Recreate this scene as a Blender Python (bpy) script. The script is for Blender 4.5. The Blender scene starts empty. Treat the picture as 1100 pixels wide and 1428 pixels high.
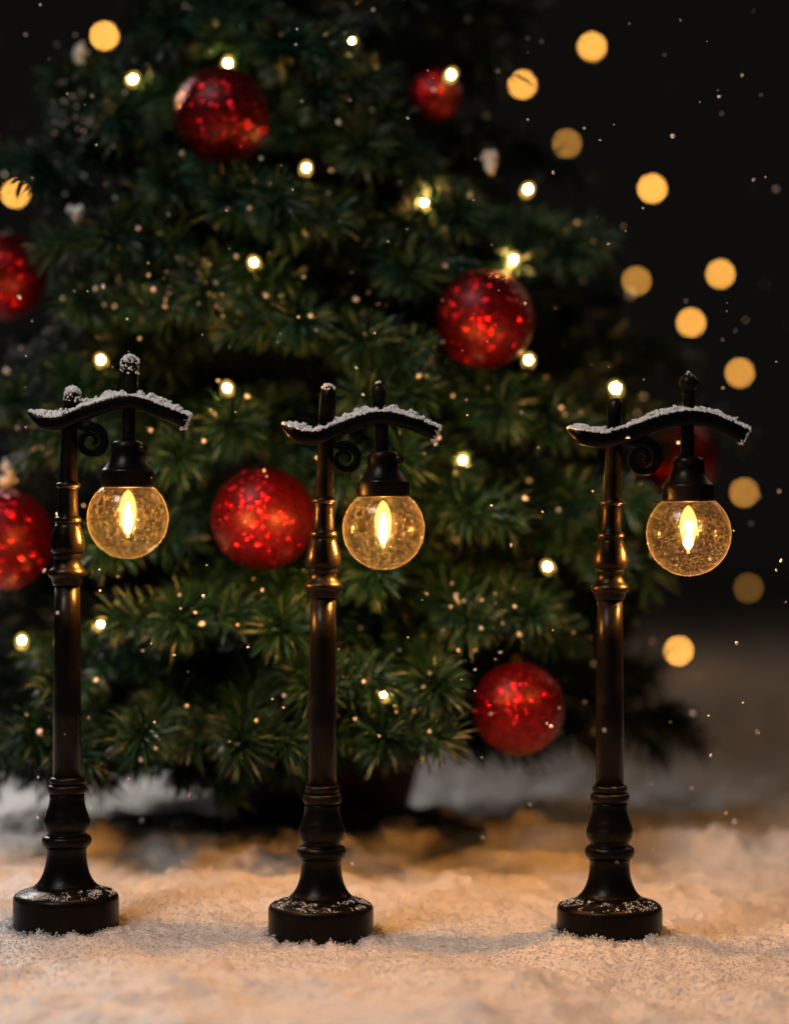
import bpy, math, random
import numpy as np
from mathutils import Vector, Matrix, Quaternion

random.seed(7)
RNG = np.random.default_rng(11)
scene = bpy.context.scene
C = scene.collection

# ------------------------------------------------------------------ camera numbers
F = 3110.0            # focal length in pixels of the 1100x1428 photograph
D = 0.84              # camera to lamp row
S = D / F             # metres per pixel on the lamp row
CX, CY = 550.0, 714.0
GY = 1304.0           # picture row of the ground under the lamps
CAMH = (GY - CY) * S
CAM = np.array([0.0, -D, CAMH])

def at(px, py, dist):
    """the place that far in front of the camera"""
    k = dist / F
    return Vector(((px - CX) * k, dist - D, CAMH - (py - CY) * k))

# ------------------------------------------------------------------ mesh helpers
class MB:
    def __init__(s):
        s.v, s.f, s.m, s.n = [], [], [], 0
    def add(s, verts, faces, mat=0):
        o = s.n
        s.v.extend([tuple(p) for p in verts]); s.n += len(verts)
        s.f.extend([tuple(i + o for i in f) for f in faces])
        s.m.extend([mat] * len(faces))
    def lathe(s, prof, seg=48, cap0=True, cap1=True, mat=0):
        """prof: (cx, cz, r) from bottom to top, axis along z"""
        vs, fs = [], []
        for (cx, z, r) in prof:
            for k in range(seg):
                a = 2 * math.pi * k / seg
                vs.append((cx + r * math.cos(a), r * math.sin(a), z))
        for i in range(len(prof) - 1):
            for k in range(seg):
                k2 = (k + 1) % seg
                fs.append((i*seg + k, i*seg + k2, (i+1)*seg + k2, (i+1)*seg + k))
        if cap0: fs.append(tuple(reversed(range(seg))))
        if cap1: fs.append(tuple((len(prof)-1)*seg + k for k in range(seg)))
        s.add(vs, fs, mat)
    def tube(s, pts, rad, seg=8, mat=0, up=Vector((0, 0.0, 1))):
        pts = [Vector(p) for p in pts]
        n = len(pts)
        if not hasattr(rad, '__len__'): rad = [rad] * n
        vs, fs = [], []
        ref = None
        for i in range(n):
            t = (pts[min(i+1, n-1)] - pts[max(i-1, 0)]).normalized()
            if ref is None:
                ref = t.orthogonal().normalized()
            ref = (ref - t * ref.dot(t)).normalized()
            b = t.cross(ref)
            for k in range(seg):
                a = 2*math.pi*k/seg
                vs.append(pts[i] + (ref*math.cos(a) + b*math.sin(a)) * rad[i])
        for i in range(n-1):
            for k in range(seg):
                k2 = (k+1) % seg
                fs.append((i*seg+k, i*seg+k2, (i+1)*seg+k2, (i+1)*seg+k))
        fs.append(tuple(reversed(range(seg)))); fs.append(tuple((n-1)*seg+k for k in range(seg)))
        s.add(vs, fs, mat)
    def build(s, name, mats, parent=None, smooth=True, loc=None):
        me = bpy.data.meshes.new(name)
        me.from_pydata(s.v, [], s.f)
        if not isinstance(mats, (list, tuple)): mats = [mats]
        for m in mats: me.materials.append(m)
        if len(mats) > 1: me.polygons.foreach_set('material_index', s.m)
        me.polygons.foreach_set('use_smooth', [smooth] * len(me.polygons))
        me.update()
        return link(name, me, parent, loc)

def link(name, me, parent=None, loc=None):
    o = bpy.data.objects.new(name, me); C.objects.link(o)
    if parent is not None: o.parent = parent
    if loc is not None: o.location = loc
    return o

def np_mesh(name, verts, faces, mats, parent=None, smooth=True, fm=None):
    """verts (n,3), faces (m,k) arrays"""
    me = bpy.data.meshes.new(name)
    k = faces.shape[1]
    me.vertices.add(len(verts)); me.vertices.foreach_set('co', np.ascontiguousarray(verts, dtype=np.float32).ravel())
    me.loops.add(faces.size); me.loops.foreach_set('vertex_index', np.ascontiguousarray(faces, dtype=np.int32).ravel())
    me.polygons.add(len(faces))
    me.polygons.foreach_set('loop_start', np.arange(0, faces.size, k, dtype=np.int32))
    me.polygons.foreach_set('loop_total', np.full(len(faces), k, dtype=np.int32))
    if not isinstance(mats, (list, tuple)): mats = [mats]
    for m in mats: me.materials.append(m)
    if fm is not None: me.polygons.foreach_set('material_index', np.asarray(fm, dtype=np.int32))
    me.polygons.foreach_set('use_smooth', np.full(len(faces), smooth, dtype=bool))
    me.update(calc_edges=True); me.validate()
    return link(name, me, parent)

def thing(name, label, cat, loc=(0, 0, 0), group=None, kind=None):
    o = bpy.data.objects.new(name, None); C.objects.link(o)
    o.empty_display_size = 0.01
    o.location = loc
    tag(o, label, cat, group, kind)
    return o

def tag(o, label=None, cat=None, group=None, kind=None):
    if label: o['label'] = label
    if cat: o['category'] = cat
    if group: o['group'] = group
    if kind: o['kind'] = kind
    return o

# icosahedron for grains
_t = (1 + 5 ** .5) / 2
ICO_V = np.array([(-1,_t,0),(1,_t,0),(-1,-_t,0),(1,-_t,0),(0,-1,_t),(0,1,_t),(0,-1,-_t),(0,1,-_t),(_t,0,-1),(_t,0,1),(-_t,0,-1),(-_t,0,1)]) / math.sqrt(1+_t*_t)
ICO_F = np.array([(0,11,5),(0,5,1),(0,1,7),(0,7,10),(0,10,11),(1,5,9),(5,11,4),(11,10,2),(10,7,6),(7,1,8),(3,9,4),(3,4,2),(3,2,6),(3,6,8),(3,8,9),(4,9,5),(2,4,11),(6,2,10),(8,6,7),(9,8,1)])
OCT_V = np.array([(1,0,0),(-1,0,0),(0,1,0),(0,-1,0),(0,0,1),(0,0,-1)], float)
OCT_F = np.array([(0,2,4),(2,1,4),(1,3,4),(3,0,4),(2,0,5),(1,2,5),(3,1,5),(0,3,5)])

def grains(pos, rad, shape='ico', jitter=.35):
    """many small lumps of snow at pos (n,3) with radii rad (n,)"""
    V, Fc = (ICO_V, ICO_F) if shape == 'ico' else (OCT_V, OCT_F)
    n = len(pos)
    q = RNG.normal(size=(n, 4)); q /= np.linalg.norm(q, axis=1)[:, None]
    w, x, y, z = q.T
    R = np.stack([1-2*(y*y+z*z), 2*(x*y-z*w), 2*(x*z+y*w), 2*(x*y+z*w), 1-2*(x*x+z*z), 2*(y*z-x*w), 2*(x*z-y*w), 2*(y*z+x*w), 1-2*(x*x+y*y)], 1).reshape(n, 3, 3)
    base = V[None] * (1 + jitter * RNG.uniform(-1, 1, size=(n, len(V), 1)))
    base = base * (1 + .35 * RNG.uniform(-1, 1, size=(n, 1, 3)))
    vv = np.einsum('nij,nkj->nki', R, base) * rad[:, None, None] + pos[:, None]
    ff = Fc[None] + (np.arange(n) * len(V))[:, None, None]
    return vv.reshape(-1, 3), ff.reshape(-1, 3)

# ------------------------------------------------------------------ lattice noise
_L = RNG.uniform(-1, 1, size=(256, 256))
def vnoise(x, y):
    xi, yi = np.floor(x).astype(int), np.floor(y).astype(int)
    fx, fy = x - xi, y - yi
    u, v = fx*fx*fx*(fx*(fx*6-15)+10), fy*fy*fy*(fy*(fy*6-15)+10)
    g = lambda a, b: _L[a % 256, b % 256]
    return (g(xi, yi)*(1-u) + g(xi+1, yi)*u)*(1-v) + (g(xi, yi+1)*(1-u) + g(xi+1, yi+1)*u)*v
def fbm(x, y, oct=4, gain=.5):
    s, a = 0, 1
    for i in range(oct):
        c, d = math.cos(i*1.1), math.sin(i*1.1)
        s = s + a * vnoise(x*c - y*d + 17.3*i, x*d + y*c + 5.7*i)
        a *= gain; x, y = x*2.03, y*2.03
    return s

# ------------------------------------------------------------------ materials
def mat(name):
    m = bpy.data.materials.new(name); m.use_nodes = True
    nt = m.node_tree; nt.nodes.clear()
    out = nt.nodes.new('ShaderNodeOutputMaterial')
    return m, nt, out
def N(nt, t, **kw):
    n = nt.nodes.new(t)
    for k, v in kw.items():
        if k.startswith('i_'): n.inputs[k[2:].replace('_', ' ')].default_value = v
        else: setattr(n, k, v)
    return n
def L(nt, a, b): nt.links.new(a, b)
def ramp(nt, fac, stops):
    r = N(nt, 'ShaderNodeValToRGB')
    e = r.color_ramp.elements
    while len(e) < len(stops): e.new(.5)
    for el, (p, c) in zip(e, stops): el.position = p; el.color = (*c, 1)
    L(nt, fac, r.inputs[0]); return r
def coords(nt): return N(nt, 'ShaderNodeTexCoord').outputs['Object']
def noise(nt, vec, scale, detail=4, rough=.55):
    n = N(nt, 'ShaderNodeTexNoise', i_Scale=scale, i_Detail=detail, i_Roughness=rough)
    L(nt, vec, n.inputs['Vector']); return n.outputs['Fac']

def make_metal(name, c0, c1, c2, metallic):
    m, nt, out = mat(name)
    p = N(nt, 'ShaderNodeBsdfPrincipled')
    co = coords(nt)
    n1 = noise(nt, co, 90, 6, .65)
    n2 = noise(nt, co, 900, 3, .6)
    geo = N(nt, 'ShaderNodeNewGeometry')
    mx = N(nt, 'ShaderNodeMath', operation='MULTIPLY_ADD'); L(nt, geo.outputs['Pointiness'], mx.inputs[0]); mx.inputs[1].default_value = 2.2; mx.inputs[2].default_value = -.9
    ad = N(nt, 'ShaderNodeMath', operation='ADD'); L(nt, mx.outputs[0], ad.inputs[0])
    sc = N(nt, 'ShaderNodeMath', operation='MULTIPLY'); L(nt, n1, sc.inputs[0]); sc.inputs[1].default_value = .55
    L(nt, sc.outputs[0], ad.inputs[1])
    r = ramp(nt, ad.outputs[0], [(.30, c0), (.52, c1), (.85, c2)])
    L(nt, r.outputs[0], p.inputs['Base Color'])
    p.inputs['Metallic'].default_value = metallic; p.inputs['Specular IOR Level'].default_value = .12
    rr = ramp(nt, n1, [(.3, (.24,)*3), (.7, (.42,)*3)]); L(nt, rr.outputs[0], p.inputs['Roughness'])
    b = N(nt, 'ShaderNodeBump', i_Strength=.12, i_Distance=.0006); L(nt, n2, b.inputs['Height']); L(nt, b.outputs[0], p.inputs['Normal'])
    L(nt, p.outputs[0], out.inputs[0]); return m

def make_snow(name, bumps=True, col=(.80, .79, .78)):
    m, nt, out = mat(name)
    p = N(nt, 'ShaderNodeBsdfPrincipled')
    co = coords(nt)
    v = N(nt, 'ShaderNodeTexVoronoi', i_Scale=2600.0); L(nt, co, v.inputs['Vector'])
    n2 = noise(nt, co, 60, 5, .6)
    r = ramp(nt, n2, [(.3, tuple(c*.93 for c in col)), (.7, col)]); L(nt, r.outputs[0], p.inputs['Base Color'])
    p.inputs['Roughness'].default_value = .55
    p.inputs['Specular IOR Level'].default_value = .35
    p.inputs['Subsurface Weight'].default_value = .45 if bumps else 0
    p.inputs['Subsurface Radius'].default_value = (1, .8, .65)
    p.inputs['Subsurface Scale'].default_value = .004
    if bumps:
        b = N(nt, 'ShaderNodeBump', i_Strength=.55, i_Distance=.0006)
        L(nt, v.outputs['Distance'], b.inputs['Height'])
        n3 = noise(nt, co, 700, 4, .7)
        b2 = N(nt, 'ShaderNodeBump', i_Strength=.4, i_Distance=.0012); L(nt, n3, b2.inputs['Height']); L(nt, b.outputs[0], b2.inputs['Normal'])
        L(nt, b2.outputs[0], p.inputs['Normal'])
    L(nt, p.outputs[0], out.inputs[0]); return m

def make_glass():
    """thin crackled glass: clear with a reflecting skin, seeds and cracks that catch the light, thicker towards the rim"""
    m, nt, out = mat('seeded_crackle_glass')
    co = coords(nt)
    v = N(nt, 'ShaderNodeTexVoronoi', feature='DISTANCE_TO_EDGE', i_Scale=300.0)
    nd = N(nt, 'ShaderNodeTexNoise', i_Scale=260.0, i_Detail=3.0); L(nt, co, nd.inputs['Vector'])
    vm = N(nt, 'ShaderNodeVectorMath', operation='MULTIPLY_ADD'); L(nt, nd.outputs['Color'], vm.inputs[0]); vm.inputs[1].default_value = (.004,)*3; L(nt, co, vm.inputs[2])
    L(nt, vm.outputs[0], v.inputs['Vector'])
    crack = ramp(nt, v.outputs['Distance'], [(.0, (.45,)*3), (.05, (.12,)*3), (.10, (0,)*3)])
    sd = N(nt, 'ShaderNodeTexVoronoi', i_Scale=680.0); L(nt, co, sd.inputs['Vector'])
    seed = ramp(nt, sd.outputs['Distance'], [(.14, (1,)*3), (.30, (0,)*3)])
    patch = ramp(nt, noise(nt, co, 150, 4, .6), [(.40, (.05,)*3), (.60, (1,)*3)])
    a = N(nt, 'ShaderNodeMath', operation='MULTIPLY'); L(nt, crack.outputs[0], a.inputs[0]); L(nt, patch.outputs[0], a.inputs[1])
    b = N(nt, 'ShaderNodeMath', operation='MULTIPLY'); L(nt, seed.outputs[0], b.inputs[0])
    p2_ = ramp(nt, noise(nt, co, 330, 3, .6), [(.38, (.1,)*3), (.62, (1,)*3)]); L(nt, p2_.outputs[0], b.inputs[1])
    c = N(nt, 'ShaderNodeMath', operation='MAXIMUM'); L(nt, a.outputs[0], c.inputs[0]); L(nt, b.outputs[0], c.inputs[1])
    lw = N(nt, 'ShaderNodeLayerWeight', i_Blend=.5)
    rim = ramp(nt, lw.outputs['Facing'], [(.0, (.0007,)*3), (.5, (.0014,)*3), (.80, (.0040,)*3), (.95, (.038,)*3)])
    d = N(nt, 'ShaderNodeMath', operation='MULTIPLY_ADD', use_clamp=True); L(nt, c.outputs[0], d.inputs[0]); d.inputs[1].default_value = .030; L(nt, rim.outputs[0], d.inputs[2])
    tr = N(nt, 'ShaderNodeBsdfTransparent', i_Color=(1, .95, .87, 1))
    tl = N(nt, 'ShaderNodeBsdfTranslucent', i_Color=(.95, .88, .78, 1))
    df = N(nt, 'ShaderNodeBsdfDiffuse', i_Color=(.9, .85, .78, 1))
    m0 = N(nt, 'ShaderNodeMixShader'); m0.inputs[0].default_value = .35; L(nt, tl.outputs[0], m0.inputs[1]); L(nt, df.outputs[0], m0.inputs[2])
    m1 = N(nt, 'ShaderNodeMixShader'); L(nt, d.outputs[0], m1.inputs[0]); L(nt, tr.outputs[0], m1.inputs[1]); L(nt, m0.outputs[0], m1.inputs[2])
    gl = N(nt, 'ShaderNodeBsdfGlossy', i_Roughness=.13, i_Color=(1, 1, 1, 1))
    bu = N(nt, 'ShaderNodeBump', i_Strength=.12, i_Distance=.0006); L(nt, c.outputs[0], bu.inputs['Height'])
    L(nt, bu.outputs[0], gl.inputs['Normal'])
    fr = ramp(nt, lw.outputs['Facing'], [(.0, (.022,)*3), (.6, (.03,)*3), (.85, (.10,)*3), (1, (.5,)*3)])
    m2 = N(nt, 'ShaderNodeMixShader'); L(nt, fr.outputs[0], m2.inputs[0]); L(nt, m1.outputs[0], m2.inputs[1]); L(nt, gl.outputs[0], m2.inputs[2])
    L(nt, m2.outputs[0], out.inputs[0]); return m

def make_emit(name, col, strength, by_object=False):
    m, nt, out = mat(name)
    e = N(nt, 'ShaderNodeEmission', i_Color=(*col, 1), i_Strength=strength)
    if by_object:
        oi = N(nt, 'ShaderNodeObjectInfo'); L(nt, oi.outputs['Color'], e.inputs['Color'])
    L(nt, e.outputs[0], out.inputs[0]); return m

def make_flame():
    """lit candle-shaped inner bulb: glowing vapour, clear towards its outside"""
    m, nt, out = mat('glowing_inner_bulb')
    lw = N(nt, 'ShaderNodeLayerWeight', i_Blend=.35)
    f = ramp(nt, lw.outputs['Facing'], [(.0, (.42,)*3), (.35, (.30,)*3), (.75, (.10,)*3), (.97, (.01,)*3)])
    tr = N(nt, 'ShaderNodeBsdfTransparent')
    e = N(nt, 'ShaderNodeEmission', i_Color=(1, .50, .12, 1), i_Strength=3.8)
    mx = N(nt, 'ShaderNodeMixShader'); L(nt, f.outputs[0], mx.inputs[0]); L(nt, tr.outputs[0], mx.inputs[1]); L(nt, e.outputs[0], mx.inputs[2])
    L(nt, mx.outputs[0], out.inputs[0]); return m

def make_bauble():
    m, nt, out = mat('red_glitter')
    co = coords(nt)
    p = N(nt, 'ShaderNodeBsdfPrincipled')
    v = N(nt, 'ShaderNodeTexVoronoi', i_Scale=900.0); L(nt, co, v.inputs['Vector'])
    big = N(nt, 'ShaderNodeTexVoronoi', i_Scale=420.0); L(nt, co, big.inputs['Vector'])
    def tilt(src, amt):
        s = N(nt, 'ShaderNodeVectorMath', operation='SUBTRACT'); L(nt, src.outputs['Color'], s.inputs[0]); s.inputs[1].default_value = (.5,)*3
        k = N(nt, 'ShaderNodeVectorMath', operation='SCALE'); L(nt, s.outputs[0], k.inputs[0]); k.inputs['Scale'].default_value = amt
        return k
    geo = N(nt, 'ShaderNodeNewGeometry')
    t1, t2 = tilt(v, 1.0), tilt(big, .45)
    a = N(nt, 'ShaderNodeVectorMath', operation='ADD'); L(nt, geo.outputs['Normal'], a.inputs[0]); L(nt, t1.outputs[0], a.inputs[1])
    b = N(nt, 'ShaderNodeVectorMath', operation='ADD'); L(nt, a.outputs[0], b.inputs[0]); L(nt, t2.outputs[0], b.inputs[1])
    nn = N(nt, 'ShaderNodeVectorMath', operation='NORMALIZE'); L(nt, b.outputs[0], nn.inputs[0])
    r = ramp(nt, noise(nt, co, 300, 2), [(.3, (.16, .0006, .003)), (.7, (.50, .004, .011))])
    L(nt, r.outputs[0], p.inputs['Base Color'])
    p.inputs['Metallic'].default_value = .95; p.inputs['Roughness'].default_value = .20
    L(nt, nn.outputs[0], p.inputs['Normal'])
    p2 = N(nt, 'ShaderNodeBsdfPrincipled', i_Base_Color=(.085, .0008, .0025, 1), i_Roughness=.42, i_Metallic=.35)
    mx = N(nt, 'ShaderNodeMixShader'); mx.inputs[0].default_value = .45; L(nt, p.outputs[0], mx.inputs[1]); L(nt, p2.outputs[0], mx.inputs[2])
    L(nt, mx.outputs[0], out.inputs[0]); return m

def make_needles(name, cols):
    m, nt, out = mat(name)
    geo = N(nt, 'ShaderNodeNewGeometry')
    r = ramp(nt, geo.outputs['Random Per Island'], list(zip((.0, .45, .8, .97), cols)))
    p = N(nt, 'ShaderNodeBsdfPrincipled', i_Roughness=.42); L(nt, r.outputs[0], p.inputs['Base Color'])
    tl = N(nt, 'ShaderNodeBsdfTranslucent'); L(nt, r.outputs[0], tl.inputs['Color'])
    mx = N(nt, 'ShaderNodeMixShader'); mx.inputs[0].default_value = .2; L(nt, p.outputs[0], mx.inputs[1]); L(nt, tl.outputs[0], mx.inputs[2])
    L(nt, mx.outputs[0], out.inputs[0]); return m

def make_plain(name, c1, c2, rough, metal=0, scale=200):
    m, nt, out = mat(name)
    p = N(nt, 'ShaderNodeBsdfPrincipled', i_Roughness=rough, i_Metallic=metal)
    r = ramp(nt, noise(nt, coords(nt), scale), [(.3, c1), (.7, c2)]); L(nt, r.outputs[0], p.inputs['Base Color'])
    L(nt, p.outputs[0], out.inputs[0]); return m

METAL = make_metal('black_metal', (.003, .0028, .0027), (.005, .0044, .004), (.035, .022, .014), .3)
BRONZE = make_metal('worn_bronze', (.008, .007, .005), (.016, .012, .008), (.075, .050, .025), .8)
SNOW = make_snow('ground_snow')
GLINT = make_plain('snow_crystal', (.9, .9, .9), (.95, .95, .95), .12, 0)
CAP = make_snow('clinging_snow', bumps=False, col=(.92, .91, .90))
GLASS = make_glass()
FIL = make_emit('hot_filament', (1, .405, .080), 5200)
FLAME = make_flame()
RED = make_bauble()
GOLD = make_plain('gold_cap', (.16, .09, .03), (.26, .15, .05), .4, 1)
NEEDLE = make_needles('old_shaded_needles', [(.0015, .006, .004), (.0022, .010, .006), (.004, .017, .009), (.008, .026, .013)])  # old needles, colour also darkened to paint shade between the sprays
FRESH_LIT = make_needles('young_lit_needles', [(.0035, .024, .015), (.008, .046, .025), (.016, .074, .036), (.08, .15, .11)])  # young growth, colour also lightened so the facing sprays look lit
BARK = make_plain('bark', (.035, .022, .014), (.07, .045, .028), .85)
POT = make_plain('pot_clay', (.075, .022, .014), (.11, .034, .02), .7, 0, 40)
WIRE = make_plain('wire_green', (.008, .02, .008), (.012, .026, .01), .5)
def make_led_body():
    m, nt, out = mat('amber_light_body')
    tr = N(nt, 'ShaderNodeBsdfTransparent'); e = N(nt, 'ShaderNodeEmission', i_Color=(1, .56, .10, 1), i_Strength=2.2)
    mx = N(nt, 'ShaderNodeMixShader'); mx.inputs[0].default_value = .30; L(nt, tr.outputs[0], mx.inputs[1]); L(nt, e.outputs[0], mx.inputs[2])
    L(nt, mx.outputs[0], out.inputs[0]); return m
LED = make_emit('fairy_light_core', (1, .56, .14), 620)
LEDBODY = make_led_body()
FARB = make_emit('far_globe_light', (1, .45, .08), 25, by_object=True)

# ------------------------------------------------------------------ snow ground
LX = [(92.5 - CX) * S, (447.5 - CX) * S, (849.5 - CX) * S]
LG = [1294.0, 1308.0, 1304.0]
LZ = [(GY - g) * S for g in LG]
DISC_R = 73 * S

TREE_X = (430-CX)*1.05/F
def ground(x, y):
    x = np.asarray(x, float); y = np.asarray(y, float)
    h = .0070*fbm(x*9+3.1, y*9+8.2, 3) + .0017*fbm(x*42, y*42, 2) + .0007*fbm(x*190, y*190, 3, .6)
    # billowy lumps, higher away from the lamps
    far = np.clip((y-.05)/.12, 0, 1)
    h = h + (.0022 + .006*far) * (1 - np.abs(fbm(x*24+9, y*24+2, 3, .55)))**2 - .004
    h = h + (.017 + .004*fbm(x*16+1, y*16, 2))*np.exp(-((y-.200)/np.where(y < .200, .070, .050))**2)*(.45+.55*np.exp(-((x-(TREE_X))/.17)**2))
    near = np.clip((-y-.02)/.04, 0, 1)
    h = h + .0026*near*fbm(x*45+4, y*45+1, 2, .5)
    for lx, lz in zip(LX, LZ):
        r = np.sqrt((x-lx)**2 + y**2)
        w = np.clip((r - DISC_R*.98) / .030, 0, 1); w = w*w*(3-2*w)
        n = .0008*fbm(x*260+2, y*260, 2) + .0020*np.exp(-((r-DISC_R-.002)/.005)**2)*(.35+vnoise(x*170, y*170+4)+.5*vnoise(x*420, y*420))
        h = h*w + (lz + n)*(1-w)
    return h

def build_ground():
    def axis(lo, hi, f0, f1, step, g):
        a = list(np.arange(f0, f1, step)); d = step
        while a[-1] < hi: d = min(d*g, .12); a.append(a[-1]+d)
        b = []; d = step; q = f0
        while q > lo: d = min(d*g, .12); q -= d; b.append(q)
        return np.array(b[::-1] + a)
    xs = axis(-3.2, 3.2, -.175, .175, .00075, 1.06)
    ys = axis(-.45, 6.0, -.17, .13, .0008, 1.02)
    X, Y = np.meshgrid(xs, ys)
    Z = ground(X, Y)
    V = np.stack([X, Y, Z], -1).reshape(-1, 3)
    nx, ny = len(xs), len(ys)
    i = np.arange(ny-1)[:, None]*nx + np.arange(nx-1)[None]
    Fq = np.stack([i, i+1, i+nx+1, i+nx], -1).reshape(-1, 4)
    # loose grains where the camera is sharp
    n = 80000
    gx = RNG.uniform(-.19, .19, n); gy = np.clip(RNG.normal(-.01, .06, n), -.16, .16)
    keep = np.ones(n, bool)
    for lx in LX: keep &= (gx-lx)**2 + gy**2 > (DISC_R*.995)**2
    gx, gy = gx[keep], gy[keep]
    # extra ring of grains against each lamp foot
    ex, ey = [], []
    for lx in LX:
        m = 1500; a = RNG.uniform(0, 2*math.pi, m); r = DISC_R + np.abs(RNG.normal(0, .0022, m)) + .0002
        ex.append(lx + r*np.cos(a)); ey.append(r*np.sin(a))
    gx = np.concatenate([gx]+ex); gy = np.concatenate([gy]+ey)
    rad = RNG.gamma(4, .00004, len(gx)) + .00010
    gz = ground(gx, gy) + rad*.4
    k = len(gx) - 4500
    gz[k:] += np.abs(RNG.normal(0, .0006, 4500))
    gv, gf = grains(np.stack([gx, gy, gz], 1), rad, 'oct')
    gv2 = np.concatenate([V, gv])
    # mix quads and tris in one mesh
    me = bpy.data.meshes.new('snow_ground')
    gf = gf + len(V)
    me.vertices.add(len(gv2)); me.vertices.foreach_set('co', gv2.astype(np.float32).ravel())
    loops = np.concatenate([Fq.ravel(), gf.ravel()]).astype(np.int32)
    me.loops.add(len(loops)); me.loops.foreach_set('vertex_index', loops)
    me.polygons.add(len(Fq)+len(gf))
    st = np.concatenate([np.arange(len(Fq))*4, len(Fq)*4 + np.arange(len(gf))*3]).astype(np.int32)
    tt = np.concatenate([np.full(len(Fq), 4), np.full(len(gf), 3)]).astype(np.int32)
    me.polygons.foreach_set('loop_start', st); me.polygons.foreach_set('loop_total', tt)
    me.polygons.foreach_set('use_smooth', np.concatenate([np.ones(len(Fq), bool), np.ones(len(gf), bool)]))
    me.materials.append(SNOW); me.materials.append(GLINT)
    mi = np.zeros(len(Fq)+len(gf), np.int32); pick = np.repeat(RNG.uniform(0, 1, len(gx)) < .012, len(OCT_F)); mi[len(Fq):] = pick; me.polygons.foreach_set('material_index', mi)
    me.update(calc_edges=True)
    o = link('snow_ground', me); tag(o, kind='structure')
build_ground()

# ------------------------------------------------------------------ lamps
KEYS3 = [555, 600, 700, 747, 792, 820, 1100, 1112, 1160, 1188, 1266, 1304, 1340]
KEYS = {
    0: [543, 582, 676, 726, 770, 799, 1089, 1100, 1147, 1172, 1251, 1294, 1330],
    1: [537, 600, 697, 745, 791, 817, 1100, 1114, 1160, 1188, 1266, 1308, 1344],
    2: KEYS3,
}
AXIS = {
    0: [(545, 102), (600, 97.5), (680, 95.5), (800, 94.3), (1100, 94), (1250, 92.5), (1340, 92.5)],
    1: [(538, 458.5), (620, 454), (700, 452), (800, 450.8), (1100, 449.5), (1250, 447.5), (1344, 447.5)],
    2: [(555, 858), (620, 855.5), (700, 852.5), (800, 850), (1100, 850), (1250, 849.5), (1340, 849.5)],
}
def rnd(y0, y1, hw, base, n=7):
    """a rounded moulding between two rows: bulges from base to hw"""
    return [(y0 + (y1-y0)*(.5-.5*math.cos(math.pi*i/(n-1))), base + (hw-base)*math.sin(math.pi*i/(n-1))**.7) for i in range(n)]
# rows and half widths in picture pixels, top to bottom, as on the third lamp
PROF_TOP = [(555, 1.5), (556, 5), (558.5, 8.5), (563, 10.8), (570, 11.3), (600, 11.2), (640, 11.3), (696, 12.8)] + rnd(697, 704.5, 16.8, 13.2) + \
    [(706, 13.8), (712, 13.4), (725, 13.8), (741, 14.8)] + rnd(742, 751, 18.8, 15.5)
PROF_VASE = [(752, 17), (756, 18.3), (763, 20.6), (772, 23), (780, 24.2), (786, 24.2), (790, 23), (792, 21.8), (793, 19.3), (795.5, 19.6), (798, 19.6), (800, 18.4), (804, 18),
             (809, 19.5), (813, 22), (815, 24.2), (818, 26.6), (821, 27.2), (824, 26.4), (826, 24), (827, 22.2), (833, 21.2), (835, 20.6), (836.5, 19)]
PROF_SHAFT = [(837, 17.6), (900, 18.4), (1000, 19.2), (1094, 19.8)]
PROF_BASE = [(1094.5, 20)] + rnd(1095, 1105, 24.3, 20.5) + rnd(1105.5, 1118.5, 27.4, 22.5) + \
    [(1119.5, 24.3), (1123, 24.2), (1128, 24.4), (1136, 25.6), (1145, 28.2), (1150, 30.4), (1152.5, 30.6), (1155, 32.2), (1160, 32.8), (1166, 32), (1171, 29.6), (1174, 27), (1178, 26.8)] + \
    rnd(1179.5, 1196, 34.6, 27.4, 9) + [(1197, 29.6), (1199, 28), (1207, 27.8), (1215, 28.4), (1224, 29.8), (1233, 32.4), (1241, 36.2), (1247, 40.6), (1252, 46.5)]
PROF_FOOT = [(1251.5, 44), (1255, 54), (1257.5, 62), (1259, 66.5), (1261.5, 70.5), (1265, 72.8), (1269, 73.2), (1304, 73.4), (1325, 73.4)]

ARMS = {
    0: dict(pts=[(42, 575), (53, 584), (68, 590.5), (87, 589), (105, 581), (125, 573.5), (145, 567), (163, 562.5), (184, 560.5), (205, 565), (226, 574), (246, 581), (261, 588)], th=20),
    1: dict(pts=[(394, 592), (405, 601.5), (422, 609), (443, 609.5), (460, 604), (483, 594.5), (507, 586), (529, 582), (552, 584), (575, 591), (609, 604)], th=20),
    2: dict(pts=[(792, 598), (804, 606), (821, 611.5), (845, 613), (868, 607), (895, 597.5), (923, 588), (955, 582.5), (985, 585), (1010, 594), (1038, 607)], th=23),
}
SCROLL = {0: (127.5, 616, 22.5, 25), 1: (481.5, 640, 20, 25), 2: (895, 639.5, 25.5, 26)}
HEAD = {   # centre x of the hanging stem, of the globe, globe centre row, globe radius, rows of socket top / ring top / ring bottom
    0: dict(sx=180, gx=178.5, gyy=722.8, gr=56.4, st=615, rt=655, rb=680, ay=562),
    1: dict(sx=532, gx=534.8, gyy=737.6, gr=57, st=629, rt=670, rb=693, ay=582),
    2: dict(sx=958, gx=959.8, gyy=744.6, gr=58.8, st=637, rt=675, rb=700, ay=583),
}
def catmull(pts, n=10):
    P = [pts[0]] + list(pts) + [pts[-1]]
    out = []
    for i in range(1, len(P)-2):
        for k in range(n):
            t = k/n
            out.append(tuple(.5*((2*P[i][j]) + (-P[i-1][j]+P[i+1][j])*t + (2*P[i-1][j]-5*P[i][j]+4*P[i+1][j]-P[i+2][j])*t*t + (-P[i-1][j]+3*P[i][j]-3*P[i+1][j]+P[i+2][j])*t**3) for j in (0, 1)))
    out.append(tuple(pts[-1])); return out

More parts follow.
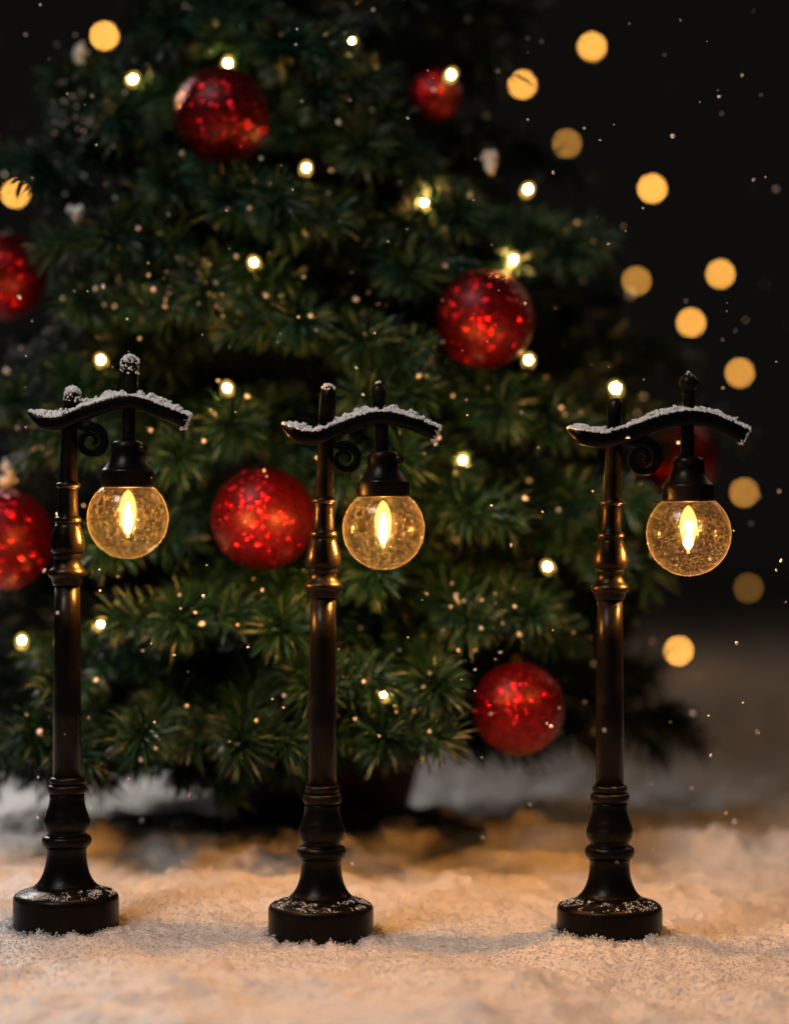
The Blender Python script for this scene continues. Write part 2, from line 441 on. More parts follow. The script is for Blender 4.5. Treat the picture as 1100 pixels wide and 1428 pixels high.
LABELS = [
    'black miniature street lamp with snow clumped on its finial and pole tip',
    'black miniature street lamp in the middle, its post beside a red bauble',
    'black miniature street lamp with a bare round ball finial, nearest the blurred discs of light',
]

def build_lamp(i):
    gx, gy = AXIS[i][-1][1], LG[i]
    root = thing('street_lamp', LABELS[i], 'street lamp', ((gx - CX)*S, 0, LZ[i]), 'miniature street lamps standing in the snow')
    def axis(y): return float(np.interp(y, [a[0] for a in AXIS[i]], [a[1] for a in AXIS[i]]))
    def my(y): return float(np.interp(y, KEYS3, KEYS[i]))
    def P(px, py): return ((px-gx)*S, (gy-py)*S)
    def lathe(prof, mapped=True, seg=56, cx=None):
        out = []
        for (y, hw) in reversed(prof):
            yy = my(y) if mapped else y
            c = axis(yy) if cx is None else cx
            X, Z = P(c, yy); out.append((X, Z, hw*S))
        m = MB(); m.lathe(out, seg); return m
    foot = lathe(PROF_FOOT, seg=96).build('base', METAL, root)
    lathe(PROF_BASE).build('pedestal', METAL, root)
    lathe(PROF_SHAFT).build('shaft', METAL, root)
    lathe(PROF_VASE).build('collar', BRONZE, root)
    lathe(PROF_TOP).build('pole_top', BRONZE, root)
    # arm: a bent strap
    A = ARMS[i]
    line = catmull(A['pts'], 10)
    n = len(line)
    arm = MB(); rings = []
    tops = []
    depth = 15.0
    for k, (x, y) in enumerate(line):
        a, b = line[max(k-1, 0)], line[min(k+1, n-1)]
        tx, ty = b[0]-a[0], b[1]-a[1]; l = math.hypot(tx, ty); tx, ty = tx/l, ty/l
        nx, ny = ty, -tx                      # points up in the picture
        if ny > 0: nx, ny = -nx, -ny
        u = k/(n-1)
        th = A['th']*.5*min(1, .22+u*5.5)
        if u > .94: th *= 1 + (u-.94)*2.0
        dp = depth*min(1, .55+u*4)*(1 if u < .9 else 1-(u-.9)*1.5)
        ch = th*.28                            # shallow channel on the upper face
        sec = [(-dp, th*.55), (-dp*.86, th*.95), (-dp*.6, th-.4*ch), (0, th-ch), (dp*.6, th-.4*ch), (dp*.86, th*.95), (dp, th*.55),
               (dp, -th*.55), (dp*.84, -th*.92), (dp*.5, -th), (-dp*.5, -th), (-dp*.84, -th*.92), (-dp, -th*.55)]
        ring = []
        for (d, h) in sec:
            X, Z = P(x + nx*h, y + ny*h); ring.append((X, d*S, Z))
        rings.append(ring); tops.append((x, y, nx, ny, th, dp, u))
    vs = [p for r in rings for p in r]; q = len(rings[0]); fs = []
    for k in range(n-1):
        for j in range(q):
            fs.append((k*q+j, k*q+(j+1) % q, (k+1)*q+(j+1) % q, (k+1)*q+j))
    fs.append(tuple(reversed(range(q)))); fs.append(tuple((n-1)*q+j for j in range(q)))
    arm.add(vs, fs)
    armo = arm.build('arm', METAL, root)
    mod = armo.modifiers.new('edge', 'EDGE_SPLIT'); mod.split_angle = math.radians(50)
    # scroll under the arm
    cx, cy, r0, _ = SCROLL[i]
    sp = MB(); secs = []
    M = 74
    lead = [(axis(cy-r0) + 6, cy - r0*1.06), (axis(cy-r0) + 13, cy - r0*1.04)]
    for (lx_, ly_) in lead:
        t_ = r0*.31; secs.append([(lx_, ly_-t_, -7.8), (lx_, ly_-t_*.7, -9.5), (lx_, ly_+t_*.7, -9.5), (lx_, ly_+t_, -7.6), (lx_, ly_+t_, 7.6), (lx_, ly_+t_*.7, 9.5), (lx_, ly_-t_*.7, 9.5), (lx_, ly_-t_, 7.8)])
    for k in range(M):
        u = k/(M-1)
        ang = math.radians(118 - u*540)         # starts at the upper left, runs clockwise
        r = r0*(1-u)**.72*.86 + 2.6
        th = (r0*.31)*(1-.62*u)
        dp = 9.5
        ex, ey = math.cos(ang), -math.sin(ang)
        x, y = cx + ex*r, cy + ey*r
        secs.append([(x+ex*th, y+ey*th, -dp*.82), (x+ex*th*.7, y+ey*th*.7, -dp), (x-ex*th*.7, y-ey*th*.7, -dp), (x-ex*th, y-ey*th, -dp*.8), (x-ex*th, y-ey*th, dp*.8), (x-ex*th*.7, y-ey*th*.7, dp), (x+ex*th*.7, y+ey*th*.7, dp), (x+ex*th, y+ey*th, dp*.82)])
    vs = []
    for s_ in secs:
        for (x, y, d) in s_:
            X, Z = P(x, y); vs.append((X, d*S, Z))
    q = 8; fs = []; M = len(secs)
    for k in range(M-1):
        for j in range(q): fs.append((k*q+j, (k+1)*q+j, (k+1)*q+(j+1) % q, k*q+(j+1) % q))
    fs.append(tuple(range(q))); fs.append(tuple(reversed([(M-1)*q+j for j in range(q)])))
    sp.add(vs, fs)
    so = sp.build('scroll', METAL, root); mod = so.modifiers.new('edge', 'EDGE_SPLIT'); mod.split_angle = math.radians(40)
    # head
    h = HEAD[i]; sx = h['sx']
    lathe([(h['ay']-2, 9.6), (h['ay']+12, 9.6), (h['st']-6, 9.4), (h['st']+2, 10.4)], False, 32, sx).build('stem', METAL, root)
    def sy(y): return float(np.interp(y, [637, 675, 700], [h['st'], h['rt'], h['rb']]))
    gxx = h['gx']
    sock = [(636.5, 12), (637, 17), (639, 20), (642, 21.6), (646, 22.4), (650, 22), (656, 22.6), (662, 25), (668, 28.8), (672, 32), (674, 33.6), (675, 35), (677, 36.2), (680, 36.6), (697, 36.8), (700, 36), (701, 33.5)]
    lathe([(sy(y), w) for y, w in sock], False, 56, gxx - .6).build('socket', METAL, root)
    if i < 2:
        kb = MB(); X, Z = P(gxx + 22, h['st'] + 11)
        kb.tube([(X-.002, -.0022, Z), (X+.0008, -.0024, Z-.0002), (X+.0016, -.0024, Z-.0003)], [.0016, .0019, .0012], 12)
        kb.build('switch_knob', METAL, root)
    # finial above the arm
    if i == 2: fin = [(520.8, 1), (521.6, 4.5), (524, 8.6), (527.5, 11.6), (532, 13.3), (536, 13.2), (540, 11.8), (543.5, 9.6), (546, 8.4), (549, 9.6), (551, 9.4), (553, 8.2), (562, 8.4), (580, 9.4)]
    elif i == 0: fin = [(497, 1), (498, 5), (500.5, 9), (504, 11.6), (509, 12.8), (514, 12.4), (518, 11), (521, 10.2), (530, 11), (545, 11.8), (560, 11.8)]
    else: fin = [(534, 1), (535, 4.5), (538, 8), (543, 10.4), (549, 11.2), (554, 10.8), (557, 9.8), (562, 9.6), (572, 10), (582, 10)]
    fx = {0: 181.5, 1: 528, 2: 959.5}[i]
    lathe(fin, False, 32, fx).build('finial', METAL, root)
    # globe with an open neck held in the socket, glass with a real wall
    m = MB(); prof = []
    R = h['gr']; a0 = math.asin(min(1, (R**2-34**2)**.5/R))
    for k in range(41):
        a = -math.pi/2 + (a0+math.pi/2)*k/40
        prof.append((0, R*math.sin(a)*S, max(R*math.cos(a), .4)*S))
    m.lathe(prof, 72, True, False)
    X, Z = P(gxx, h['gyy'])
    g = m.build('globe', GLASS, root, loc=(X, 0, Z))
    g['label'] = 'lit globe of clear crackled glass'
    # inner bulb and filament
    fb = MB()
    top, bot = -40.0, 27.0
    shape = [(t, .5 + 11.6*math.sin(math.pi*t**.8)**.85 if t < .97 else 2.5) for t in np.linspace(0, 1, 28)]
    prof = [(0, -(top + (bot-top)*t)*S, w*S) for t, w in reversed(shape)]
    fb.lathe(prof, 32)
    fbo = fb.build('inner_bulb', FLAME, root, loc=(X - (.6 if i else -.3)*S, 0, Z))
    fl = MB()
    if i == 2: fsh = [(-4, .5), (0, 2.4), (5, 4.6), (10, 6.2), (15, 5.8), (19, 3.2), (21, 1)]
    else: fsh = [(-22, .5), (-15, 1.8), (-7, 3.4), (2, 4.9), (10, 5.3), (15, 4.2), (19, 2.2), (20.5, 1)]
    fl.lathe([(0, -y*S, w*S) for y, w in reversed(fsh)], 20)
    fl.build('filament', FIL, fbo)
    hd = MB()
    hd.lathe([(0, -28*S, 2*S), (0, -27*S, 6*S), (0, -24*S, 5.6*S)], 20)
    # snow heaped on the arm
    pos, rad = [], []
    heap = {0: 10.5, 1: 9.5, 2: 9}[i]
    for k, (x, y, nx, ny, th, dp, u) in enumerate(tops):
        near = math.exp(-((x - axis(560))/13)**2)
        for _ in range(64):
            d = random.uniform(-.95, .95)
            hh = heap * (1-abs(d)**2.2) * (.05 + 1.15*(.5+.5*float(vnoise(np.array(x*.16+i*9), np.array(d*2+.3)))))
            if u < .04: hh *= .25
            if u > .93: hh *= .45
            if x > axis(560) + 8 and u < .36: hh *= .55
            if random.random() < near*.5: continue
            t = th*.80 + hh*random.random()**.55
            px, py = x + nx*t + random.uniform(-1.5, 1.5), y + ny*t
            X, Z = P(px, py); pos.append((X, d*dp*S, Z)); rad.append((.65 + 1.55*random.random()**2)*S)
    # crumbs hanging at the outer end
    x, y, nx, ny, th, dp, u = tops[-1]
    for _ in range(140):
        t = random.uniform(-1, 1)*th
        X, Z = P(x + nx*t + random.uniform(-4, 3), y + ny*t + random.uniform(-1, 2.5))
        pos.append((X, random.uniform(-1, .6)*dp*S, Z)); rad.append(random.uniform(.7, 1.7)*S)
    v, f = grains(np.array(pos), np.array(rad)); np_mesh('snow_cap', v, f, CAP, armo)
    # snow on the tips
    pos, rad = [], []
    def crust(cxp, top_, r, drop, count):
        for _ in range(count):
            a = random.uniform(0, 2*math.pi); q = random.random()**.5
            dz = drop*random.random()**2.4*q*q
            rr = r*min(1.02, q*1.04)
            px = cxp + rr*math.cos(a); X, Z = P(px, top_ + dz + (1-math.sqrt(max(0, 1-q*q)))*r*.95 - 1.5)
            pos.append((X, rr*math.sin(a)*S, Z)); rad.append((.8 + 1.7*random.random()**1.6)*S)
    if i == 0:
        crust(fx, 497, 12.5, 20, 300); crust(axis(548), 541, 11.5, 16, 260)
    elif i == 1:
        crust(axis(548), 537, 9, 5, 70); crust(fx, 534, 5, 2, 14)
    else:
        crust(fx, 521, 7, 4, 16)
    v, f = grains(np.array(pos), np.array(rad)); np_mesh('snow_crust', v, f, CAP, root)
    # dusting on the foot
    pos, rad = [], []
    for _ in range(2400):
        a = random.uniform(0, 2*math.pi); r = 44 + 26*random.random()**.9
        if vnoise(np.array(r*math.cos(a)*.12+i*7.7), np.array(r*math.sin(a)*.12)) < random.uniform(-.25, .55): continue
        y = float(np.interp(r, [44, 54, 62, 66.5, 70.5], [1251.5, 1255, 1257.5, 1259, 1261.5]))
        X, Z = P(axis(1255) + r*math.cos(a), my(y) - .5)
        pos.append((X, r*math.sin(a)*S, Z)); rad.append((.35 + .65*random.random()**2)*S)
    v, f = grains(np.array(pos), np.array(rad)); np_mesh('snow_dusting', v, f, CAP, foot)
for i in range(3): build_lamp(i)

# ------------------------------------------------------------------ christmas tree
TX = 420.0
TD = 1.145                      # camera to trunk
TB = at(TX, 1130, TD)
TREE = Vector((TB.x, TB.y, 0.0))
TOPH = .86
def crown_r(h): return max(0.0, .212*(1 - max(0, (h-.03)/(TOPH-.03))**1.2))
def surf(px, py, out=0.0):
    """where the ray of a pixel meets the crown's cone (its near side), moved out towards the camera"""
    o = CAM; d = np.array([(px-CX)/F, 1.0, -(py-CY)/F])
    best = None
    for dist in np.arange(.80, 1.16, .002):
        p = o + d*dist
        r = math.hypot(p[0]-TREE.x, p[1]-TREE.y)
        if r <= crown_r(p[2]):
            best = dist; break
    if best is None: best = TD - .01
    return at(px, py, best - out), best - out

BAUBLES = [  # px, py, diameter px, how far in front of the crown surface, label
    (310, 160, 133, .012, 'large red glitter bauble among the upper branches, with a fairy light right on its cap'),
    (675, 445, 140, .018, 'red glitter bauble in the right half of the tree, between two fairy lights'),
    (367, 723, 145, .016, 'red glitter bauble beside the upper post of the middle lamp'),
    (722, 988, 130, .014, 'red glitter bauble hanging lowest, just above the snow'),
    (4, 385, 122, .010, 'blurred red bauble cut by the frame, well above the first street lamp'),
    (5, 752, 142, .016, 'blurred red bauble cut by the frame, behind the collar of the first street lamp'),
    (607, 133, 74, -.018, 'small dark red bauble half hidden among the upper branches'),
    (945, 642, 112, .000, 'dark red bauble hanging behind the socket of the third street lamp'),
]
LIGHTS = [(186,110),(318,88),(489,57),(629,104),(427,234),(592,283),(736,264),(716,362),(354,366),(201,429),(141,502),(317,541),(737,502),(858,541),(645,642),(763,790),(141,870),(31,893),(535,967)]

tree = thing('christmas_tree', 'tall bushy green fir tree hung with red baubles and warm lights, behind the street lamps', 'tree', (TREE.x, TREE.y, 0))

def needle_batch(segs, wide=1.0):
    """segs: list of (p0, p1, count, length, spread_lo, spread_hi) -> needles around each twig piece; returns verts, faces"""
    VV, FF, o = [], [], 0
    for (p0, p1, cnt, ln, a0, a1) in segs:
        p0, p1 = np.array(p0), np.array(p1)
        t = p1-p0; tl = np.linalg.norm(t) + 1e-9; t = t/tl
        ref = np.array([0, 0, 1.0]) if abs(t[2]) < .9 else np.array([1.0, 0, 0])
        u = np.cross(t, ref); u /= np.linalg.norm(u); w = np.cross(t, u)
        s = RNG.uniform(0, 1, cnt); ph = RNG.uniform(0, 2*math.pi, cnt)
        th = np.radians(RNG.uniform(a0, a1, cnt))
        d = t[None]*np.cos(th)[:, None] + (u[None]*np.cos(ph)[:, None] + w[None]*np.sin(ph)[:, None])*np.sin(th)[:, None]
        le = ln*RNG.uniform(.72, 1.1, cnt)
        b = p0[None] + (t*tl)[None]*s[:, None]
        bend = np.cross(d, RNG.normal(size=(cnt, 3)))*.10
        mid = b + d*(le*.80)[:, None] + bend*(le)[:, None]*.9
        tip = b + (d + bend*1.2)*le[:, None] + np.array([0, 0, -.0008])
        side = np.cross(d, RNG.normal(size=(cnt, 3))); side /= np.linalg.norm(side, axis=1)[:, None]
        sid2 = np.cross(d, side)
        wd = wide*RNG.uniform(.00030, .00046, cnt)[:, None]
        v = np.stack([b+side*wd*.7, b-side*wd*.5+sid2*wd*.6, mid+side*wd, mid-side*wd*.6+sid2*wd*.8, mid-side*wd*.6-sid2*wd*.8, b-side*wd*.5-sid2*wd*.6, tip], 1)
        # three sides, each a lower quad (two tris) and an upper tri
        f = np.array([(0,1,3),(0,3,2),(1,5,4),(1,4,3),(5,0,2),(5,2,4),(2,3,6),(3,4,6),(4,2,6)])
        VV.append(v.reshape(-1, 3)); FF.append((f[None] + (np.arange(cnt)*7)[:, None, None] + o).reshape(-1, 3)); o += cnt*7
    return np.concatenate(VV), np.concatenate(FF)

def twig_mesh(lines):
    m = MB()
    for pts, r in lines: m.tube(pts, r, 5)
    v = np.array(m.v); tri = []
    for f in m.f:
        for k in range(1, len(f)-1): tri.append((f[0], f[k], f[k+1]))
    return v, np.array(tri)

def make_branch(tip, dens=1.0, side=5, ln=.019, endon=False):
    """branch from the trunk to tip, with side twigs; needles in metres of world space"""
    tip = Vector(tip)
    rel = tip - TREE
    rad = Vector((rel.x, rel.y, 0)).length
    start = Vector((TREE.x, TREE.y, tip.z + rad*.10 + .01))
    out = Vector((rel.x, rel.y, 0)).normalized() if rad > 1e-4 else Vector((0, -1, 0))
    if endon:
        tocam = (Vector(CAM) - tip).normalized(); out = (out*.55 + tocam*.6 + Vector((0, 0, random.uniform(-.25, .15)))).normalized()
    p3 = tip; p2 = tip - out*rad*.35 + Vector((0, 0, .006)); p1 = start.lerp(p2, .5) + Vector((0, 0, .01))
    path = []
    for k in range(13):
        t = k/12; a, b, c = start.lerp(p1, t), p1.lerp(p2, t), p2.lerp(p3, t)
        path.append(a.lerp(b, t).lerp(b.lerp(c, t), t))
    lines = [(path, [max(.0006, .0026*(1-k/13)) for k in range(13)])]
    segs = []
    for k in range(4, 12):
        L_ = (path[k+1]-path[k]).length
        lo, hi = (45, 80) if k < 11 else (8, 70)
        segs.append((path[k], path[k+1], max(4, int(dens*L_*3000)+(int(70*dens) if k == 11 else 0)), ln, lo, hi))
    for s_ in range(side):
        k = random.randint(5, 11)
        b = path[k]; t = (path[min(k+1, 12)]-path[k-1]).normalized()
        u = Vector((t.y, -t.x, 0)).normalized() * (1 if s_ % 2 else -1)
        d = (t*.75 + u*random.uniform(.5, .9) + Vector((0, 0, random.uniform(-.35, .22)))).normalized()
        l2 = random.uniform(.028, .048) * (1.15 - .35*(k-5)/7)
        q = [b, b+d*l2*.5, b+d*l2+Vector((0, 0, -.002))]
        lines.append((q, [.0011, .0009, .0006]))
        for j in (0, 1):
            segs.append((q[j], q[j+1], int(dens*l2*.5*2800) + (22 if j else 0), ln*.9, 35 if j == 0 else 8, 72))
    return segs, lines, path

CLEAR = [(146,45),(728,105),(805,195),(900,390),(12,270),(497,-20)]
def blocked(px, py, dist):
    for (bx, by, bd, *_r) in BAUBLES:
        if bd > 80 and (px-bx)**2 + (py-by)**2 < (bd*.5+46)**2: return True
    for (lx, ly) in CLEAR:
        if (px-lx)**2 + (py-ly)**2 < 62**2: return True
    for (lx, ly) in LIGHTS:
        if (px-lx)**2 + (py-ly)**2 < 26**2: return True
    return False

def project(p):
    dist = p.y + D
    return CX + p.x*F/dist, CY - (p.z-CAMH)*F/dist, dist

branches = []; HEROES = set()
snow_spots = []
# sprays that face the viewer in the photograph
HERO = [(508,475),(283,410),(322,592),(247,865),(655,715),(655,868),(535,1030),(335,1040),(195,1028),(392,880),(575,545),(235,250),(250,640),(520,800),(505,205),(640,300),
        (445,130),(570,380),(790,350),(120,420),(60,240),(170,170),(395,300),(770,590),(560,640),(800,700),(90,600),(50,1020),(440,960),(610,960),(150,760),(700,570),(480,660),(600,190),(560,80),(240,40),(390,60),(420,450),(850,780),(850,640),(160,330),(320,280),(740,860),(610,450),(80,960),(20,560),(90,120)]
for (px, py) in HERO:
    if any((px-b[0])**2 + (py-b[1])**2 < (b[2]*.5+48)**2 for b in BAUBLES): continue
    p, dist = surf(px, py, .032)
    branches.append(make_branch(p, 1.6, 3, .0178, True)); HEROES.add(len(branches)-1); snow_spots.append(p)
for (px, py, dd) in [(538,1030,.950),(332,1052,.965),(198,1042,.970),(262,1066,.985),(95,1052,1.0),(440,1040,.975)]:
    branches.append(make_branch(at(px, py, dd), 1.6, 3, .0178, True)); HEROES.add(len(branches)-1)
# low branches reaching sideways over the snow
for (px, py, dd) in [(945,1010,1.10),(880,950,1.08),(20,1060,1.0),(800,1010,1.03),(660,1030,1.0),(690,960,1.03),(215,1050,.985),(120,1050,.99),(900,590,1.07),(985,590,1.12),(905,730,1.08),(880,830,1.09),(930,500,1.13),(845,415,1.12),(25,850,1.09),(-25,790,1.08),(5,930,1.07),(45,985,1.04),(60,820,1.08)]:
    p = at(px, py, dd); branches.append(make_branch(p, 1.3, 6, .0172, False)); snow_spots.append(p)
n_front = 0; tries = 0
rest = []
while tries < 2200 and len(branches) < 100:
    tries += 1
    h = .060 + .475*random.random()**1.05
    az = random.uniform(-165, -15)
    r = crown_r(h)*random.uniform(.70, .93)
    p = TREE + Vector((math.cos(math.radians(az))*r, math.sin(math.radians(az))*r, h))
    px, py, dist = project(p)
    if blocked(px, py, dist): continue
    branches.append(make_branch(p, 1.25, 5, .0170, random.random() < .55)); snow_spots.append(p)
# the rest: inside, behind and above the picture, one mass of foliage
tries = 0
while tries < 3000 and len(rest) < 210:
    tries += 1
    h = .06 + .78*random.random()**1.25
    az = random.uniform(0, 360)
    r = crown_r(h)*(random.uniform(.45, .86) if az > 180 else random.uniform(.7, 1.0))
    p = TREE + Vector((math.cos(math.radians(az))*r, math.sin(math.radians(az))*r, h))
    ppx, ppy, pd = project(p)
    if any((ppx-a)**2 + (ppy-b)**2 < 62**2 for a, b in CLEAR): continue
    rest.append(make_branch(p, .6, 5, .021, False))

def branch_object(items, name, green, wide=1.0):
    segs = [s for b in items for s in b[0]]; lines = [l for b in items for l in b[1]]
    nv, nf = needle_batch(segs, wide); tv, tf = twig_mesh(lines)
    v = np.concatenate([nv, tv]) - np.array(TREE); f = np.concatenate([nf, tf+len(nv)])
    fm = np.concatenate([np.zeros(len(nf), int), np.ones(len(tf), int)])
    return np_mesh(name, v, f, [green, BARK], tree, False, fm)
for k, b in enumerate(branches): branch_object([b], 'branch', FRESH_LIT if k in HEROES else NEEDLE, 1.25 if k in HEROES else 1.0)
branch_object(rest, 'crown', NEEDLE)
tr = MB(); tr.tube([(0, 0, .005), (.002, 0, .1), (-.002, .002, .3), (0, 0, .6), (0, 0, .85)], [.017, .015, .011, .006, .001], 12)
tr.build('trunk', BARK, tree)
pt = MB()
px0 = (at(437, 1100, TD).x - TREE.x)
pt.lathe([(px0, -.02, .046), (px0, .0, .047), (px0, .028, .054), (px0, .036, .056), (px0, .0365, .059), (px0, .045, .060), (px0, .046, .058), (px0, .045, .054), (px0, .040, .053)], 48)
pt.build('pot', POT, tree)
# snow caught on the needles
pos, rad = [], []
for p in snow_spots:
    for _ in range(random.randint(1, 4)):
        q = Vector(p) + Vector((random.gauss(0, .012), random.gauss(-.004, .006), random.gauss(.004, .010)))
        pos.append(q - TREE); rad.append(random.uniform(.0004, .0011))
for (px, py, s_) in [(108, 296, 9), (683, 225, 9), (112, 72, 9), (14, 655, 9), (8, 672, 7), (275, 405, 6), (268, 412, 5), (640, 835, 5), (655, 845, 4), (690, 860, 4), (880, 410, 4)]:
    p, dist = surf(px, py, .02); s2 = s_*dist/F
    for _ in range(16):
        pos.append(p - TREE + Vector((random.gauss(0, s2*.5), random.gauss(0, s2*.5), random.gauss(0, s2*.7)))); rad.append(s2*random.uniform(.35, .6))
for (px, py, m_) in [(283, 405, 40), (508, 470, 10), (650, 860, 12), (115, 165, 35)]:
    p, dist = surf(px, py, .032)
    for _ in range(m_):
        pos.append(p - TREE + Vector((random.gauss(0, .009), random.gauss(-.002, .006), random.gauss(.002, .009)))); rad.append(random.uniform(.00022, .0005))
v, f = grains(np.array([tuple(p) for p in pos]), np.array(rad)); o = np_mesh('snow_flecks', v, f, CAP, tree); o['kind'] = 'stuff'

# ------------------------------------------------------------------ baubles
def ball_mesh(r):
    m = MB(); m.lathe([(0, r*math.sin(a), max(r*math.cos(a), r*.01)) for a in np.linspace(-math.pi/2, math.pi/2, 33)], 56); return m
for (px, py, dpx, off, lab) in BAUBLES:
    p, dist = surf(px, py, off + (.010 if off > 0 else 0))
    if px > 900: p, dist = at(px, py, 1.10), 1.10
    r = dpx*.5*dist/F
    b = thing('bauble', lab, 'bauble', p - Vector((0, r*math.sin(.55), r*math.cos(.55))), 'red glitter baubles hanging in the tree')
    b.rotation_euler = (-.55, 0, 0)
    bo = ball_mesh(r).build('ball', RED, b, loc=(0, 0, r))
    bo.rotation_euler = (random.uniform(-.4, .4), random.uniform(-.4, .4), random.uniform(0, 6))
    cp = MB(); z = 2*r
    cp.lathe([(0, z-r*.05, r*.16), (0, z+r*.08, r*.16), (0, z+r*.10, r*.14)], 24); cp.build('cap', GOLD, b)
    hk = MB(); hk.tube([(math.cos(a)*r*.09, 0, z+r*.17+math.sin(a)*r*.09) for a in np.linspace(0, 2*math.pi, 15)], r*.018, 6); 
    hk.tube([(0, 0, z+r*.25), (0, .004, z+r*.5), (0, .012, z+r*.62)], r*.015, 6); hk.build('hook', GOLD, b)

# ------------------------------------------------------------------ fairy lights on the tree
strg = thing('string_lights', 'string of small warm fairy lights wound through the green tree', 'string lights', (TREE.x, TREE.y, 0))
T0 = Vector((TREE.x, TREE.y, 0))
pts = []
for (px, py) in LIGHTS:
    p, dist = surf(px, py, .009)
    if px > 850: p = at(px, py, 1.07)
    pts.append(p)
led = MB(); r = .0026
led.lathe([(0, z*r, max(.02, w)*r) for z, w in [(-1.5, .55), (-1.0, .9), (-.4, 1), (.2, .98), (.7, .8), (1.05, .5), (1.25, .1)]], 16, mat=1)
led.lathe([(0, .00112*math.sin(a), max(.00001, .00104*math.cos(a))) for a in np.linspace(-1.57, 1.57, 7)], 10, mat=0)
led_o = None
sk = MB(); sk.lathe([(0, -.0068, .0009), (0, -.0062, .0014), (0, -.0028, .0014)], 10)
for p in pts:
    if led_o is None:
        bulb = led.build('bulb', [LED, LEDBODY], strg); so_ = sk.build('bulb_socket', WIRE, bulb); led_o = bulb; sock_o = so_
    else:
        bulb = led_o.copy(); C.objects.link(bulb); bulb.parent = strg
        s2 = sock_o.copy(); C.objects.link(s2); s2.parent = bulb
    bulb.location = p - T0
    bulb.rotation_euler = (random.uniform(-.7, .7), random.uniform(-.7, .7), 0)
order = sorted(range(len(pts)), key=lambda k: (round(LIGHTS[k][1]/170), LIGHTS[k][0]*(1 if round(LIGHTS[k][1]/170) % 2 else -1)))
wp = []
for a, b in zip(order, order[1:]):
    A_, B_ = pts[a]-T0, pts[b]-T0
    for k in range(8):
        t = k/8; q = A_.lerp(B_, t); back = math.sin(math.pi*t)
        q = q + Vector((0, .008 + .055*back, -.006 - .012*back)); wp.append(q)
wm = MB(); wm.tube(wp, .0006, 6); wm.build('wire', WIRE, strg)

# ------------------------------------------------------------------ far string of globe lights
FAR = [(825,65,1),(728,118,1),(790,200,.28),(909,263,1.1),(887,392,.38),(1004,382,.85),(963,450,.85),(1031,520,.60),(1037,687,.34),(1043,820,.10),(946,908,1),(146,50,1.1),(22,270,1.1),(497,-14,1),(-22,190,.9)]
far = thing('string_lights', 'far string of warm lights, glowing as large blurred discs behind the tree', 'string lights', at(950, 400, 2.2))
FP = far.location.copy()
fm_ = ball_mesh(.0029); first = None
for (px, py, k) in FAR:
    p = at(px, py, 2.2)
    if first is None: bulb = first = fm_.build('bulb', FARB, far)
    else:
        bulb = first.copy(); C.objects.link(bulb); bulb.parent = far
    bulb.location = p - FP
    bulb.color = (k*1.1, k*.49, k*.085, 1)
ordr = sorted(FAR, key=lambda q: q[1] if q[0] > 600 else -2000+q[0])
wp = []
PTS = [at(q[0], q[1], 2.2)-FP for q in ordr]
for a, b in zip(PTS, PTS[1:]):
    for k in range(6):
        t = k/6; wp.append(a.lerp(b, t) + Vector((0, .004, -.012*math.sin(math.pi*t)+.0035)))
wp.append(PTS[-1] + Vector((0, .004, .0035)))
wm = MB(); wm.tube(wp, .0006, 5); wm.build('wire', WIRE, far)

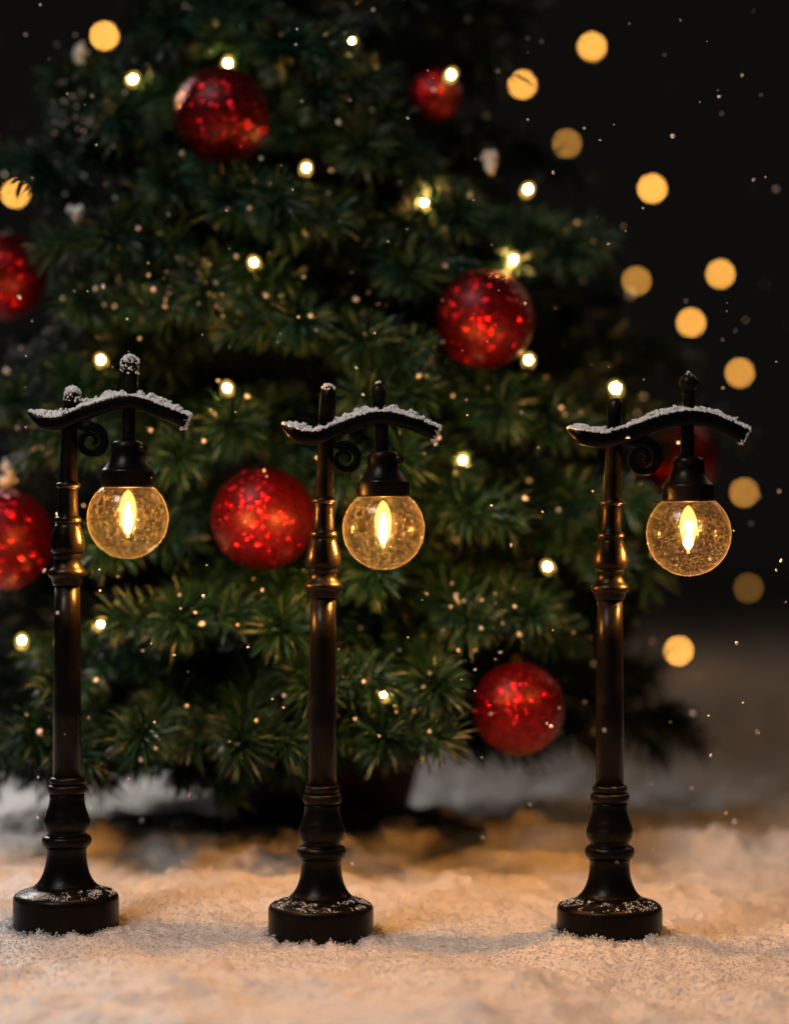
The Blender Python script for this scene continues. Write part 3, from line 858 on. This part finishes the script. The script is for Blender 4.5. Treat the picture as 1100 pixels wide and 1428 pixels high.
# ------------------------------------------------------------------ falling snow
n = 450
px = RNG.uniform(-40, 1140, n); py = RNG.uniform(-30, 1250, n)**1.0
dist = RNG.choice([0, 1], n, p=[.5, .5])
dist = np.where(dist == 0, RNG.normal(D+.02, .06, n), RNG.uniform(.70, 1.8, n))
pos = []; rad = []
for k in range(n):
    p = at(px[k], py[k], float(dist[k]))
    if p.z < .03: continue
    r_ = math.hypot(p.x-TREE.x, p.y-TREE.y)
    if r_ < crown_r(p.z)+.01: continue
    pos.append(tuple(p)); rad.append(.00022 + .0005*random.random()**1.6)
v, f = grains(np.array(pos), np.array(rad), 'ico'); o = np_mesh('falling_snow', v, f, CAP)
tag(o, 'small white snowflakes drifting down through the dark air', 'falling snow', kind='stuff')

# ------------------------------------------------------------------ lights
def area(name, loc, target, size, power, col):
    l = bpy.data.lights.new(name, 'AREA'); l.shape = 'DISK'; l.size = size; l.energy = power; l.color = col
    o = bpy.data.objects.new(name, l); C.objects.link(o); o.location = loc
    o.rotation_euler = (Vector(target)-Vector(loc)).to_track_quat('-Z', 'Y').to_euler(); return o
ky = area('soft_key_light', (-.55, -.60, 1.15), (0, -.06, .06), .40, 1.75, (1, .91, .85)); ky.data.spread = math.radians(80)
cb = area('cool_back_light', (-.70, 1.1, .75), (-.30, .35, 0), .30, 0.9, (1, .95, .90)); cb.data.spread = math.radians(50)
area('dim_back_light', (.9, 1.0, .9), (.3, .6, 0), .5, 1.2, (1, .64, .40))

w = bpy.data.worlds.new('World'); scene.world = w; w.use_nodes = True
bg = w.node_tree.nodes['Background']; bg.inputs[0].default_value = (1, .88, .74, 1); bg.inputs[1].default_value = .0045

# ------------------------------------------------------------------ camera and render
cam = bpy.data.cameras.new('Camera'); co_ = bpy.data.objects.new('Camera', cam); C.objects.link(co_)
co_.location = CAM; co_.rotation_euler = (math.pi/2, 0, 0)
cam.sensor_fit = 'VERTICAL'; cam.sensor_height = 36; cam.sensor_width = 36*1100/1428
cam.lens = 36*F/1428; cam.clip_start = .01; cam.clip_end = 100
cam.dof.use_dof = True; cam.dof.focus_distance = D - .008; cam.dof.aperture_fstop = cam.lens/17.5
scene.camera = co_
scene.view_settings.view_transform = 'Standard'; scene.view_settings.look = 'None'
scene.view_settings.exposure = 0; scene.view_settings.gamma = 1; scene.view_settings.use_curve_mapping = False
scene.cycles.use_adaptive_sampling = False
scene.cycles.use_denoising = True
scene.cycles.max_bounces = 10; scene.cycles.transparent_max_bounces = 16
scene.cycles.sample_clamp_indirect = 4
scene.cycles.caustics_reflective = False; scene.cycles.caustics_refractive = False
